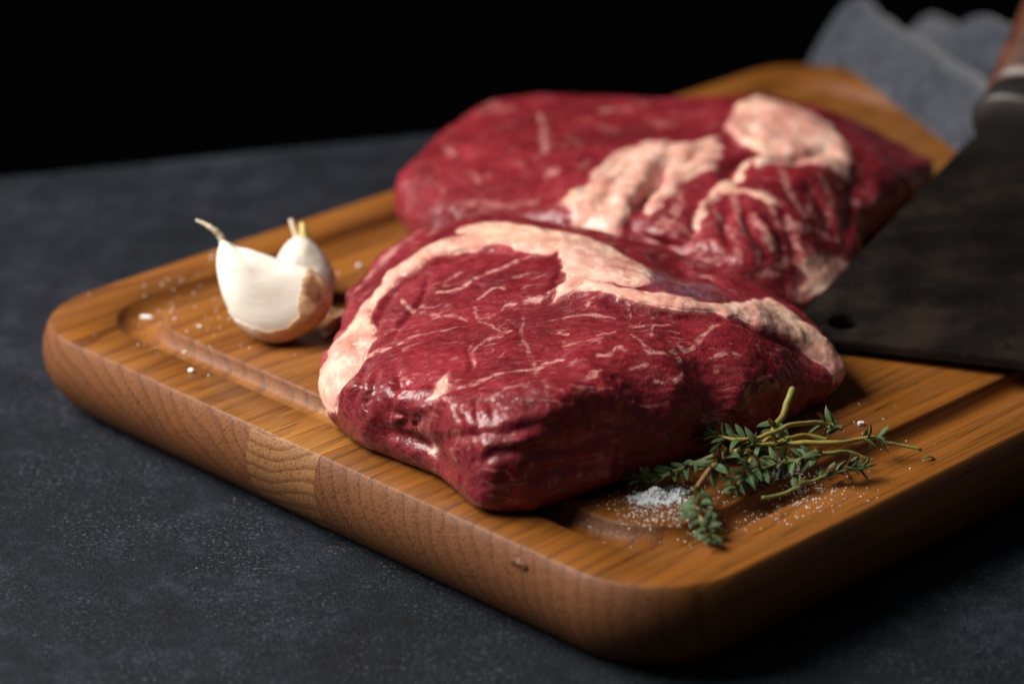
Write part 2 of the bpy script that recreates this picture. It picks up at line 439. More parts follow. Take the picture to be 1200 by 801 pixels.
def make_steak(name, label, outline, tops, cfg, voxel):
    root_xy = np.mean([at(x, y, z/1000)[:2] for x, y, z in outline], axis=0)
    root = empty(name, (root_xy[0], root_xy[1], T)); tag(root, label, 'steak')
    OUT = spline([tuple(at(x, y, z/1000)) for x, y, z in outline+outline[:1]], 260)[:-1]
    pts = [at(x, y, z/1000) for x, y, z in tops]
    H = Tps([p[:2] for p in pts], np.array([z for _, _, z in tops])/1000, cfg.get('lam', .02))
    cen = at(*cfg['centre'])[:2]; girth = OUT[:, 2]-T
    V = []; n = len(OUT)
    ts = [.02, .1, .2, .3, .4, .5, .6, .7, .78, .84, .88, .91, .935, .955, .97, .982, .991, .997, 1.0]
    for t in ts:
        xy = cen+(OUT[:, :2]-cen)*t
        h = np.maximum(H(xy), girth+.002)
        e = np.clip((t-cfg['edge'])/(1-cfg['edge']), 0, 1); k = (1-e**3.0)**(1/3.0)
        V += [(x, y, T+z) for (x, y), z in zip(xy, girth+(h-girth)*k)]
    for t, k in ((.997, .80), (.988, .55), (.975, .32), (.955, .12), (.93, .02), (.90, 0), (.5, 0), (.02, 0)):
        xy = cen+(OUT[:, :2]-cen)*t
        V += [(x, y, T+.0003+g*k) for (x, y), g in zip(xy, girth)]
    nr = len(V)//n; Fc = []
    for i in range(nr-1):
        for j in range(n): Fc.append((i*n+j, (i+1)*n+j, (i+1)*n+(j+1) % n, i*n+(j+1) % n))
    Fc.append(tuple(range(n))); Fc.append(tuple((nr-1)*n+j for j in range(n))[::-1])
    tmp = mesh_obj('tmp_steak', V, Fc, None)
    md = tmp.modifiers.new('r', 'REMESH'); md.mode = 'VOXEL'; md.voxel_size = voxel
    dg = bpy.context.evaluated_depsgraph_get()
    me = bpy.data.meshes.new_from_object(tmp.evaluated_get(dg)); bpy.data.objects.remove(tmp)
    nv = len(me.vertices)
    v = np.empty(nv*3, np.float32); me.vertices.foreach_get('co', v); v = v.reshape(-1, 3).astype(float)
    eg = np.empty(len(me.edges)*2, np.int32); me.edges.foreach_get('vertices', eg); eg = eg.reshape(-1, 2)
    deg = np.bincount(eg.ravel(), minlength=nv)[:, None].astype(float)
    def smooth(a, it, f=.5):
        for _ in range(it):
            s = np.zeros_like(a)
            for k in range(a.shape[1]):
                s[:, k] = np.bincount(eg[:, 0], a[eg[:, 1], k], nv)+np.bincount(eg[:, 1], a[eg[:, 0], k], nv)
            a = a+f*(s/deg-a)
        return a
    v = smooth(v, 12)
    bvh = BVHTree.FromPolygons([tuple(p) for p in v], [tuple(p.vertices) for p in me.polygons])
    O = Vector(CAMLOC)
    def hit(px, py):
        for dx, dy in ((0, 0), (0, 3), (0, -3), (4, 0), (-4, 0), (0, 7), (0, -7), (6, 6), (-6, 6), (0, 12), (12, 0), (-12, 0), (0, 20), (0, -14)):
            r = bvh.ray_cast(O, Vector(ray(px+dx, py+dy)))[0]
            if r is not None: return np.array(r)
        return None
    fat = np.zeros(nv); vein = np.zeros(nv); silver = np.zeros(nv); disp = np.zeros(nv)
    jit = np.stack([fbm(v, .007, 3), fbm(v, .007, 5), np.zeros(nv)], 1)*.0018
    N = vert_normals(v, me)
    for poly, soft, rise in cfg['fat']:
        Q = [h for h in (hit(*p) for p in poly) if h is not None]
        if len(Q) < 3: continue
        zmin = min(q[2] for q in Q)-.012
        sd = poly_sd(v+jit, Q, .62)
        mk = sstep(-soft, soft*1.4, sd)*(v[:, 2] > zmin)
        fat = np.maximum(fat, mk)
        disp += .5*rise*sstep(-soft, .0035, sd)*(v[:, 2] > zmin)*sstep(-.2, .35, N[:, 2])
    fl_ = []
    for poly, soft in cfg.get('silver', []):
        Q = [h for h in (hit(*p) for p in poly) if h is not None]
        silver = np.maximum(silver, sstep(-soft, soft, poly_sd(v+jit, Q, .62)))
    def along(line, fn):
        Q = [h for h in (hit(*p[:2]) for p in line) if h is not None]
        if len(Q) < 2: return
        Q = spline(Q, max(4, 5*len(Q))); lo = Q.min(0)-.012; hi = Q.max(0)+.012
        ix = np.where(((v > lo) & (v < hi)).all(1))[0]
        if not len(ix): return
        d = np.full(len(ix), 9.0); tt = np.zeros(len(ix))
        for k in range(len(Q)-1):
            dd, t = seg_dist(v[ix]+jit[ix]*.5, Q[k], Q[k+1], .6); b = dd < d; d[b] = dd[b]; tt[b] = (k+t[b])/(len(Q)-1)
        fn(ix, d, tt)
    for line, wd, rise in cfg.get('fatlines', []):
        def fn(ix, d, t):
            ww = wd/1000*(1+.18*noise(v[ix], .006, 19))
            mk = 1-sstep(ww-.0012, ww+.0012, d); np.maximum.at(fat, ix, mk); disp[ix] += rise*(1-sstep(ww*.4, ww, d))
        along(line, fn)
    for line, wd, st in cfg['veins']:
        def fn(ix, d, t):
            ww = wd/1000*.85*(.35+.65*np.sin(math.pi*np.clip(t, .08, .92))**.6)*(1+.5*noise(v[ix], .003, 9))
            np.maximum.at(vein, ix, .9*st*(1-sstep(ww*.45, ww*1.15, d)))
        along(line, fn)
    for line, wd, dp in cfg['creases']:
        def fn(ix, d, t):
            e = np.sin(math.pi*np.clip(t, .02, .98))**.5
            disp[ix] -= dp/1000*e*np.exp(-(d/(wd/1000))**2)
        along(line, fn)
    for px, py, r, dp in cfg.get('dents', []):
        h = hit(px, py)
        if h is None: continue
        d = np.linalg.norm((v-h)*np.array([1, .7, 1]), axis=1); disp -= dp/1000*np.exp(-(d/(r/1000))**2)
    side = 1-sstep(.25, .75, N[:, 2])
    lean = 1-fat
    disp += .0011*fbm(v, .022, 21) + .0004*fbm(v, .008, 31)*(.5+.5*lean)
    disp += lean*(.00020*fbm(v, .0028, 41, 2, (2.2, 1, 1)) + .0002*fbm(v, .0014, 51, 2, (2.5, 1, 1)))
    rid = 1-np.abs(fbm(v, .009, 61, 2, (1, 1, 2.2)))*2
    disp += side*lean*(.0010*fbm(v, .014, 71, 2, (1, 1, 1.8)) + .0006*np.clip(rid, -1, 1))
    disp += fat*(.0007*fbm(v, .010, 81, 2))
    for fn in cfg.get('shape', []): disp += fn(v, N)
    disp *= sstep(T+.0002, T+.004, v[:, 2])
    disp = smooth(disp[:, None], 1)[:, 0]
    v2 = smooth(v+N*disp[:, None], 1, .35)
    v2[:, 2] = np.maximum(v2[:, 2], T+.0003)
    N2 = vert_normals(v2, me)
    # fat: a body of its own that rises out of the lean
    quad = [tuple(p.vertices) for p in me.polygons]
    keep = fat > .10
    fq = [q for q in quad if keep[list(q)].all()]
    lc = local((root_xy[0], root_xy[1], T))
    me.vertices.foreach_set('co', lc(v2).astype(np.float32).ravel()); me.update()
    for an, arr in (('fat', fat), ('vein', vein), ('silver', silver)):
        a = me.attributes.new(an, 'FLOAT', 'POINT'); a.data.foreach_set('value', arr.astype(np.float32))
    me.name = 'lean_meat'
    body = link_mesh('lean_meat', me, cfg['meat'], root)
    if fq:
        ids = np.unique(np.array([i for q in fq for i in q])); mp = -np.ones(nv, int); mp[ids] = np.arange(len(ids)); k = len(ids)
        up = -.0005+.00068*sstep(.15, .85, fat[ids])+.00030*fbm(v2[ids], .0045, 91)+.00012*fbm(v2[ids], .0018, 95)
        Nf = smooth(N2, 6)[ids]; Nf /= np.linalg.norm(Nf, axis=1)[:, None]
        vt = v2[ids]+Nf*up[:, None]; vb = v2[ids]-Nf*.0022
        vb[:, 2] = np.maximum(vb[:, 2], T+.0004); vt[:, 2] = np.maximum(vt[:, 2], T+.0005)
        tf = [tuple(mp[list(q)]) for q in fq]
        cnt = {}
        for q in tf:
            for a, b in zip(q, q[1:]+q[:1]): cnt[(a, b)] = 1
        rim = [(a, b) for (a, b) in cnt if (b, a) not in cnt]
        rv = np.array(sorted({a for e in rim for a in e})); rm = {a: 2*k+i for i, a in enumerate(rv)}; nr_ = len(rv)
        ff = tf+[tuple(x+k for x in q[::-1]) for q in tf]+[(rm[b], rm[a], rm[a]+nr_, rm[b]+nr_) for a, b in rim]
        fo = mesh_obj('fat_seam', lc(np.vstack([vt, vb, vt[rv], vb[rv]])), ff, cfg['fatmat'], root)
        a = fo.data.attributes.new('fat', 'FLOAT', 'POINT'); a.data.foreach_set('value', np.concatenate([fat[ids], fat[ids], fat[ids][rv], fat[ids][rv]]).astype(np.float32))
        fo['label'] = cfg['fatlabel']
    return root, bvh

MEAT = mat_meat('raw_beef'); FAT = mat_fat('beef_fat')

front_outline = [(374, 458, 9), (384, 484, 6), (412, 496, 9), (448, 508, 10), (480, 520, 10), (512, 534, 10), (532, 556, 8), (552, 578, 6), (577, 590, 5), (615, 588, 5), (660, 577, 5),
                 (705, 562, 5), (750, 546, 5), (805, 528, 5), (860, 509, 5), (912, 490, 5), (955, 465, 6), (980, 442, 8), (987, 428, 10),
                 (968, 398, 13), (938, 368, 16), (912, 348, 18), (880, 330, 19), (835, 314, 20), (785, 302, 21), (730, 290, 23), (680, 280, 24), (640, 272, 24), (600, 265, 24), (550, 264, 23), (508, 270, 21),
                 (470, 285, 20), (436, 316, 15), (410, 346, 11), (406, 368, 10), (400, 392, 10), (386, 420, 10)]
front_tops = [(590, 265, 32), (545, 276, 31.5), (640, 277, 32), (500, 295, 29), (465, 318, 27), (435, 350, 23), (415, 385, 20), (398, 425, 18), (384, 448, 14),
              (515, 268, 26), (470, 296, 23), (440, 325, 19), (560, 300, 31), (500, 340, 28), (450, 390, 23), (610, 300, 33), (560, 350, 31), (500, 400, 27), (620, 350, 32.5), (700, 292, 33), (740, 310, 34),
              (690, 330, 37), (720, 341, 37), (770, 350, 36), (830, 360, 33), (870, 365, 30), (910, 385, 24), (945, 405, 17), (975, 425, 12), (780, 315, 28), (840, 330, 25), (890, 345, 23), (905, 360, 24),
              (640, 400, 32), (720, 380, 33), (800, 390, 31), (860, 400, 28), (920, 420, 19), (950, 445, 11), (570, 420, 30), (650, 440, 32), (730, 430, 31.5), (800, 440, 27), (870, 450, 20),
              (430, 440, 23), (470, 455, 25), (510, 470, 27), (550, 490, 27), (600, 490, 29), (680, 490, 27.5), (750, 490, 22.5), (820, 480, 18.5), (620, 535, 20.5), (580, 545, 19), (690, 535, 16.5), (760, 520, 13), (840, 498, 10)]
front_cfg = dict(
    centre=(640, 425, .016), lam=.02, edge=.94, meat=MEAT, fatmat=FAT, fatlabel='creamy fat rim along the back edge and across the top',
    fat=[([(371, 452), (378, 432), (392, 410), (404, 390), (413, 374), (427, 354), (447, 333), (470, 312), (490, 297), (520, 282), (545, 273), (575, 263), (592, 259), (612, 265), (640, 269), (662, 275),
           (662, 293), (638, 298), (615, 297), (596, 290), (570, 286), (545, 293), (515, 301), (495, 311), (475, 323), (456, 340), (441, 358), (430, 380), (421, 402), (412, 425), (402, 445), (388, 466), (376, 468)], .0013, .0012),
         ([(650, 274), (680, 276), (705, 286), (735, 301), (762, 312), (768, 330), (745, 338), (715, 332), (692, 328), (670, 345), (642, 356), (648, 346), (660, 326), (654, 300)], .0013, .0016),
         ([(668, 344), (690, 325), (720, 336), (760, 341), (800, 347), (840, 353), (872, 360), (862, 369), (830, 367), (790, 361), (755, 353), (720, 346), (690, 339)], .0010, .0012),
         ([(840, 351), (868, 354), (882, 349), (905, 347), (920, 357), (945, 380), (968, 402), (985, 427), (984, 437), (972, 441), (959, 426), (944, 411), (925, 399), (905, 391), (885, 379), (862, 369)], .0012, .0014),
         ([(527, 434), (534, 450), (526, 462), (512, 471), (506, 491), (497, 489), (504, 465), (514, 447)], .0016, .0003)],
    fatlines=[([(382, 456), (393, 438), (404, 418), (414, 398)], 6.8, .0004), ([(545, 268), (590, 263), (630, 272)], 2.6, .0004), ([(872, 360), (905, 370), (940, 393), (968, 416), (982, 431)], 4.2, .0005)],
    silver=[([(762, 318), (800, 321), (835, 331), (856, 346), (825, 349), (790, 344), (764, 337)], .003)],
    veins=[([(407, 352), (435, 322), (470, 289), (500, 266), (520, 259)], 2.2, .8),
           ([(418, 423), (440, 413), (460, 407), (475, 400), (492, 394)], 1.5, 1.0), ([(492, 394), (520, 388), (545, 380)], .7, .7),
           ([(505, 470), (530, 455), (552, 450), (575, 440), (600, 433), (625, 430), (650, 422), (662, 420)], 1.3, 1.0),
           ([(512, 345), (530, 341), (560, 325), (590, 312), (620, 301), (645, 297)], 1.2, 1.0), ([(586, 360), (592, 355), (605, 353), (630, 350), (645, 342), (660, 328)], 1.2, 1.0),
           ([(562, 348), (575, 338), (590, 337)], .9, .9), ([(556, 358), (560, 372), (575, 380), (588, 388)], .8, .8), ([(546, 410), (560, 405), (572, 398), (586, 393), (602, 386)], 1.1, .9),
           ([(613, 368), (612, 385), (616, 400), (621, 415), (626, 428), (636, 445), (642, 462)], 1.0, .55), ([(558, 405), (556, 415), (558, 428)], .8, .8),
           ([(740, 392), (755, 403), (766, 412), (795, 412), (812, 407), (822, 396), (832, 385), (842, 379)], 1.0, 1.0), ([(764, 396), (767, 384)], .9, .8), ([(785, 403), (800, 407)], .8, .9),
           ([(698, 413), (715, 411), (724, 404), (732, 408)], 1.1, 1.0), ([(768, 445), (790, 446), (797, 442), (800, 434)], 1.2, 1.0), ([(645, 388), (667, 391)], 1.3, .9), ([(636, 427), (658, 420)], 1.0, .9),
           ([(688, 441), (697, 437), (703, 431)], 1.5, .9), ([(735, 356), (738, 369)], .9, .8), ([(769, 360), (765, 371)], .9, .8), ([(690, 350), (688, 360)], .8, .8), ([(796, 418), (798, 428)], 1.3, .8),
           ([(868, 452), (880, 447), (902, 441)], 1.0, .8), ([(868, 452), (875, 465), (880, 482)], 1.2, .6), ([(888, 404), (893, 413)], 1.2, .8), ([(472, 353), (481, 361), (497, 360)], 1.1, 1.0), ([(490, 372), (500, 368), (513, 370)], 1.2, .8),
           ([(505, 375), (530, 368), (545, 372)], .7, .7), ([(650, 375), (690, 370), (720, 374)], .7, .7), ([(740, 380), (775, 382), (790, 376)], .6, .7), ([(830, 420), (850, 415), (868, 418)], .8, .7), ([(815, 440), (840, 435)], .8, .7),
           ([(655, 455), (690, 452), (720, 455)], .6, .6), ([(700, 395), (720, 390)], .9, .8), ([(660, 405), (680, 402)], .8, .8), ([(740, 430), (760, 426)], .9, .7), ([(570, 470), (590, 455), (610, 450)], .8, .7),
           ([(735, 472), (760, 476), (785, 470)], .8, .6), ([(905, 410), (925, 415)], .8, .6), ([(440, 375), (452, 362)], .7, .6), ([(520, 330), (545, 318)], .7, .6), ([(600, 325), (625, 318)], .7, .6)],
    creases=[([(437, 392), (442, 374), (455, 352), (470, 338)], 1.1, 1.6), ([(455, 395), (475, 375), (495, 350), (503, 325)], 1.2, 1.6), ([(425, 428), (420, 450), (412, 470), (412, 488)], 1.4, 1.9), ([(442, 432), (436, 455), (430, 485)], 1.4, 1.6),
             ([(462, 425), (468, 450), (455, 480)], 1.3, 1.3), ([(500, 440), (480, 450), (462, 448)], 1.0, 1.0), ([(460, 480), (475, 490), (465, 503)], 1.5, 2.2), ([(485, 484), (492, 492), (486, 500)], 1.3, 2.0),
             ([(515, 518), (545, 510), (585, 507), (625, 500), (660, 490)], 1.8, 1.6), ([(560, 545), (590, 530), (640, 528), (690, 526)], 1.8, 1.6), ([(540, 470), (535, 482), (543, 495)], .9, .8), ([(565, 465), (558, 480), (562, 497)], .9, .8), ([(580, 462), (574, 478), (578, 492)], .8, .7),
             ([(620, 555), (660, 548), (700, 540)], 2.0, 1.5), ([(690, 500), (715, 495), (740, 505)], 1.6, 1.2), ([(680, 520), (705, 510), (725, 520)], 1.6, 1.3), ([(445, 505), (470, 512), (500, 525), (522, 545)], 2.6, 3.0),
             ([(640, 353), (665, 340), (690, 333)], .9, .8), ([(540, 400), (555, 425), (545, 440)], .7, .6), ([(695, 347), (720, 353), (755, 360), (790, 367), (830, 373), (860, 376)], 1.5, 2.0), ([(436, 376), (444, 362), (458, 345), (476, 328), (498, 315), (520, 305), (548, 297), (575, 291), (600, 297), (625, 303)], 1.2, 1.3), ([(655, 352), (672, 348), (690, 342)], 1.0, 1.0), ([(765, 300), (790, 312), (830, 322), (860, 340)], 1.4, 1.6), ([(660, 310), (652, 325), (645, 340)], 1.0, 1.0), ([(770, 300), (820, 318), (870, 338)], 1.6, 1.5),
             ([(520, 300), (560, 290), (600, 296)], 1.2, .9), ([(490, 420), (510, 415), (530, 418)], .8, .7), ([(868, 374), (885, 384), (905, 396), (925, 404), (944, 416), (958, 432)], 1.4, 2.0)],
    dents=[(515, 262, 6, 2.0), (800, 320, 7, 1.8)])
rear_outline = [(457, 247, 5), (458, 234, 9), (475, 209, 12), (505, 178, 15), (540, 149, 18), (575, 130, 20), (620, 124, 20), (700, 123, 20), (780, 125, 20), (850, 122, 21), (890, 120, 21), (940, 128, 20), (990, 142, 17), (1040, 164, 14), (1080, 183, 11),
                (1095, 192, 10), (1088, 214, 6), (1058, 240, 5), (1025, 268, 5), (1008, 292, 6), (1004, 316, 6), (978, 342, 6), (935, 358, 6), (880, 352, 8), (800, 335, 10), (720, 318, 10), (640, 305, 9), (560, 295, 7), (500, 277, 5), (470, 262, 4)]
rear_tops = [(600, 123, 25), (700, 122, 25), (800, 124, 25), (880, 121, 27), (940, 130, 26), (990, 146, 22), (1040, 170, 18), (1080, 190, 13), (540, 155, 23), (500, 188, 20), (470, 222, 15), (470, 245, 11),
             (600, 160, 25), (700, 160, 26), (800, 150, 26), (560, 210, 23), (640, 215, 25), (520, 240, 18), (600, 250, 21), (660, 240, 27), (700, 205, 29), (760, 166, 29), (800, 180, 29), (840, 165, 28), (900, 150, 30), (960, 165, 28), (990, 195, 25),
             (930, 190, 31), (1040, 200, 20), (780, 230, 29), (840, 230, 29), (900, 230, 29), (960, 230, 25), (720, 250, 28), (760, 265, 27), (820, 270, 27), (880, 280, 25), (940, 275, 22), (980, 270, 17), (980, 310, 11), (940, 330, 11), (1010, 240, 17), (880, 315, 19), (780, 295, 22), (680, 270, 23)]
rear_cfg = dict(
    centre=(770, 225, .014), lam=.03, edge=.92, meat=MEAT, fatmat=FAT, fatlabel='thick folded fat seam across the middle',
    fat=[([(655, 238), (668, 226), (690, 215), (700, 196), (725, 178), (760, 164), (786, 162), (784, 182), (776, 202), (764, 217), (748, 228), (735, 246), (725, 270), (700, 276), (676, 270), (668, 252)], .0016, .0018),
         ([(786, 166), (810, 166), (842, 160), (846, 176), (838, 200), (815, 206), (800, 216), (776, 241), (760, 250), (752, 244), (766, 224), (778, 206), (784, 186)], .0016, .0016),
         ([(850, 152), (864, 122), (886, 112), (930, 125), (970, 145), (986, 166), (1001, 195), (996, 209), (970, 196), (940, 189), (905, 193), (890, 198), (884, 190), (893, 176), (868, 166)], .0018, .0024),
         ([(893, 178), (880, 194), (862, 210), (860, 222), (890, 227), (921, 241), (905, 242), (872, 228), (846, 229), (835, 241), (818, 266), (811, 262), (825, 235), (845, 211), (870, 190)], .0014, .0010),
         ([(935, 310), (960, 295), (986, 300), (1001, 315), (990, 331), (960, 350), (932, 358), (925, 345), (945, 325)], .0022, .0006)],
    veins=[([(884, 252), (893, 265), (902, 282), (906, 292)], 2.2, 1.0), ([(924, 254), (934, 274), (940, 296)], 2.0, .9), ([(952, 222), (949, 240), (940, 262)], 1.8, .8), ([(632, 135), (637, 160), (640, 182)], 2.2, .9), ([(838, 248), (852, 264)], 1.8, .8),
           ([(990, 235), (994, 250)], 2.5, .7), ([(522, 172), (534, 182)], 1.6, .5), ([(580, 146), (600, 142)], 1.6, .4), ([(668, 163), (682, 171)], 1.6, .4), ([(562, 132), (600, 127)], 1.6, .5), ([(700, 130), (740, 128)], 2.0, .5), ([(905, 270), (915, 300)], 1.6, .7),
           ([(760, 270), (790, 262), (810, 268)], 2.0, .6), ([(548, 203), (564, 213)], 1.4, .45), ([(500, 210), (520, 225)], 1.4, .4), ([(598, 188), (614, 197)], 1.3, .4), ([(678, 197), (692, 189)], 1.3, .4), ([(860, 290), (872, 310)], 1.6, .6), ([(830, 280), (850, 300)], 1.5, .5), ([(915, 200), (925, 225), (940, 250)], 2.2, .9), ([(960, 205), (975, 235), (970, 265)], 2.0, .8), ([(860, 232), (866, 255), (885, 285), (890, 310)], 2.2, .8), ([(800, 225), (790, 250), (770, 262)], 2.6, .8), ([(905, 245), (925, 262), (955, 270), (985, 285)], 1.8, .8), ([(930, 300), (910, 315), (880, 325)], 2.4, .8), ([(840, 300), (815, 310), (780, 308)], 2.0, .6), ([(985, 215), (1010, 235)], 2.4, .6), ([(1030, 190), (1060, 205)], 2.6, .5), ([(540, 235), (580, 240), (630, 238)], 3.0, .45), ([(700, 150), (720, 152)], 2.6, .5), ([(760, 140), (790, 145)], 2.6, .4), ([(640, 205), (655, 200)], 2.4, .6)],
    creases=[([(742, 246), (755, 228), (770, 208), (780, 186)], 2.4, 5.0), ([(845, 205), (862, 188), (880, 178)], 2.4, 3.5), ([(740, 275), (765, 282), (790, 285)], 2.5, 3.0), ([(800, 285), (812, 268), (822, 250)], 2.0, 2.4), ([(870, 235), (880, 265), (900, 300)], 2.0, 1.8),
             ([(915, 245), (930, 280), (935, 310)], 2.0, 1.8), ([(655, 250), (690, 220), (735, 180), (780, 165)], 2.0, 1.8), ([(850, 165), (890, 172)], 2.0, 2.0), ([(1000, 205), (1000, 240), (990, 280)], 2.6, 2.6), ([(945, 215), (965, 240), (975, 270)], 2, 1.6), ([(900, 186), (930, 184), (965, 178), (985, 186)], 2.2, 3.2), ([(870, 150), (895, 160), (930, 158)], 2.0, 2.2), ([(845, 200), (858, 205), (870, 200)], 3.0, 4.0), ([(700, 250), (712, 225), (735, 195), (765, 175)], 2.6, 2.2), ([(800, 195), (815, 180), (835, 172)], 2.0, 1.8), ([(855, 240), (850, 265), (860, 290)], 2.0, 2.2), ([(895, 245), (915, 270), (920, 300)], 2.0, 2.0)],
    dents=[(738, 262, 5, 4.0), (790, 295, 6, 3.0), (930, 180, 6, 2.0), (905, 175, 5, 2.0), (1010, 215, 8, 2.0)])
steak_front, bvh_front = make_steak('raw_steak', 'thick raw marbled beef steak in front, beside the thyme, with pale fat rim', front_outline, front_tops, front_cfg, .00055)
steak_rear, bvh_rear = make_steak('raw_steak', 'raw beef steak lying behind the other one, with folded fat seam across its middle', rear_outline, rear_tops, rear_cfg, .0008)
for s in (steak_front, steak_rear): s['group'] = 'raw steaks on the cutting board'

# ------------------------------------------------------------------ cleaver
def mat_steel():
    m = NT('dark_patinated_steel'); c = m.obj()
    n1 = m.noise(c, 35, 5, .65); n2 = m.noise(c, 240, 4, .6); n3 = m.noise(m.mapping(c, (30, 400, 30)), 1.0, 2, .5)
    col = m.ramp(n1, [(.3, (.0035, .0028, .0024)), (.5, (.0075, .0055, .0046)), (.66, (.019, .0108, .0072)), (.8, (.020, .015, .012))])
    col = m.mix(m.maprange(n2, .58, .72, 0, .55), col, (.020, .016, .014))
    m.p(Base_Color=col, Metallic=.25, Specular_IOR_Level=.2, Roughness=m.maprange(m.math('ADD', m.math('MULTIPLY', n1, .75), m.math('MULTIPLY', n3, .25)), .35, .65, .42, .66),
        Normal=m.bump(m.math('ADD', n2, m.math('MULTIPLY', n3, .4)), .0003, .5))
    return m.m
P0 = at(915, 402, .0016); P1 = at(1150, 157, .022); P2 = at(1205, 441, .0016)
ca = (P1-P0); CL = np.linalg.norm(ca); ca /= CL
cb = np.array([ca[1], -ca[0], 0]); cb /= np.linalg.norm(cb); cn = np.cross(cb, ca)
if cn[2] < 0: cn = -cn
t2 = np.array([(P2-P0)@ca, (P2-P0)@cb]); sl = t2[0]/t2[1]
cleaver = empty('cleaver', tuple(P0)); tag(cleaver, 'dark patinated steel cleaver with wooden handle resting on the board at right', 'cleaver')
def cl(a, b, c): return ca*a + cb*b + cn*c
BWD = .108
ring = [(.004, 0), (.001, .0012), (.0006, .004)]
ring = [(.006, 0), (.002, .0008), (.0002, .0035), (sl*.02, .02), (sl*.06, .06), (sl*(BWD-.006), BWD-.006), (sl*BWD+.003, BWD-.001), (sl*BWD+.010, BWD),
        (CL*.4, BWD+.002), (CL*.8, BWD), (CL-.012, BWD-.004), (CL-.002, BWD-.012), (CL+.002, .075), (CL-.002, .052), (CL+.000, .036), (CL+.008, .028),
        (CL+.008, .002), (CL+.003, .0015), (CL-.004, .0008), (CL-.02, 0), (CL*.5, 0)]
hc = ((at(988, 389, .003)-P0)@ca, (at(988, 389, .003)-P0)@cb); hr = .0046
bm = bmesh.new()
vo = [bm.verts.new((a, b, 0)) for a, b in ring]
eo = [bm.edges.new((vo[i], vo[(i+1) % len(vo)])) for i in range(len(vo))]
vh = [bm.verts.new((hc[0]+hr*math.cos(2*math.pi*i/28), hc[1]+hr*math.sin(2*math.pi*i/28), 0)) for i in range(28)]
eh = [bm.edges.new((vh[i], vh[(i+1) % 28])) for i in range(28)]
bmesh.ops.triangle_fill(bm, use_beauty=True, use_dissolve=False, edges=eo+eh)
fs = bm.faces[:]
ex_ = bmesh.ops.extrude_face_region(bm, geom=fs)
for g in ex_['geom']:
    if isinstance(g, bmesh.types.BMVert): g.co.z += .0034
bmesh.ops.recalc_face_normals(bm, faces=bm.faces)
sharp = [e for e in bm.edges if len(e.link_faces) == 2 and e.calc_face_angle(0) > 1.0]
bmesh.ops.bevel(bm, geom=sharp, offset=.0005, segments=2, affect='EDGES')
for v_ in bm.verts: v_.co = Vector(cl(*v_.co))
bmesh.ops.recalc_face_normals(bm, faces=bm.faces)
me = bpy.data.meshes.new('blade'); bm.to_mesh(me); bm.free()
STEEL = mat_steel()
link_mesh('blade', me, STEEL, cleaver, False)
def oval_loft(name, secs, mat, n=28):
    V = []; Fc = []
    for a, b, c, rb, rc in secs:
        for j in range(n):
            th = 2*math.pi*j/n; V.append(cl(a, b+rb*math.copysign(abs(math.cos(th))**.85, math.cos(th)), c+rc*math.copysign(abs(math.sin(th))**.85, math.sin(th))))
    for i in range(len(secs)-1):
        for j in range(n): Fc.append((i*n+j, i*n+(j+1) % n, (i+1)*n+(j+1) % n, (i+1)*n+j))
    Fc.append(tuple(range(n))[::-1]); Fc.append(tuple((len(secs)-1)*n+j for j in range(n)))
    o = mesh_obj(name, V, Fc, mat, cleaver)
    bm = bmesh.new(); bm.from_mesh(o.data); bmesh.ops.recalc_face_normals(bm, faces=bm.faces); bm.to_mesh(o.data); bm.free()
    return o
oval_loft('bolster', [(CL+.002, .012, .0017, .013, .004), (CL+.0025, .012, .0030, .0165, .0115), (CL+.004, .012, .0033, .0175, .0128), (CL+.017, .0122, .0050, .0172, .0130), (CL+.0185, .0122, .0053, .0165, .0123)],
          mat_plain('worn_steel', (.028, .025, .023), .42, Metallic=.6))
def mat_handle():
    m = NT('handle_wood'); c = m.obj()
    st = m.n('ShaderNodeVectorRotate', {'rotation_type': 'Z_AXIS'}, Vector=c, Angle=-math.atan2(ca[1], ca[0]))
    g = m.noise(m.mapping(st, (12, 120, 120)), 1.0, 4, .6)
    col = m.ramp(g, [(.3, (.020, .0055, .003)), (.5, (.065, .019, .008)), (.7, (.14, .046, .018))])
    m.p(Base_Color=col, Roughness=.42, Normal=m.bump(g, .0006, .4)); return m.m
oval_loft('handle', [(CL+.0182+s, .0122, .0052+.5*s+.0008*s/.1, .0185*k, .0135*k) for s, k in ((0, .96), (.003, 1), (.03, 1.04), (.06, 1.06), (.09, 1.0), (.115, .98), (.128, .92), (.134, .75), (.137, .4))], mat_handle())

# ------------------------------------------------------------------ towel
def mat_cloth():
    m = NT('blue_grey_cloth'); c = m.obj()
    n1 = m.noise(c, 260, 3, .6); n2 = m.noise(c, 900, 2, .5)
    col = m.ramp(m.math('ADD', m.math('MULTIPLY', n1, .75), m.math('MULTIPLY', n2, .25)), [(.34, (.012, .014, .022)), (.5, (.030, .035, .050)), (.66, (.066, .075, .100))])
    m.p(Base_Color=col, Roughness=.95, Specular_IOR_Level=.15, Sheen_Weight=.25, Normal=m.bump(n2, .0008, .8)); return m.m
A1, B1 = at(996, 14, .012), at(1146, 116, .014)
ta = (B1-A1)*np.array([1, 1, 0]); TL = np.linalg.norm(ta); ta /= TL; tb = np.array([-ta[1], ta[0], 0])
if tb[1] < 0: tb = -tb
npq, nq = 150, 110
pp = np.linspace(-.008, TL+.10, npq); qq = np.linspace(-.017, .075, nq)
PP, QQ = np.meshgrid(pp, qq, indexing='ij')
XY = A1[None, None, :2]+(PP-.72*(QQ+.017)+.004*np.sin(QQ*160))[..., None]*ta[:2]+QQ[..., None]*tb[:2]
P3 = np.concatenate([XY, np.zeros_like(PP)[..., None]], -1).reshape(-1, 3)
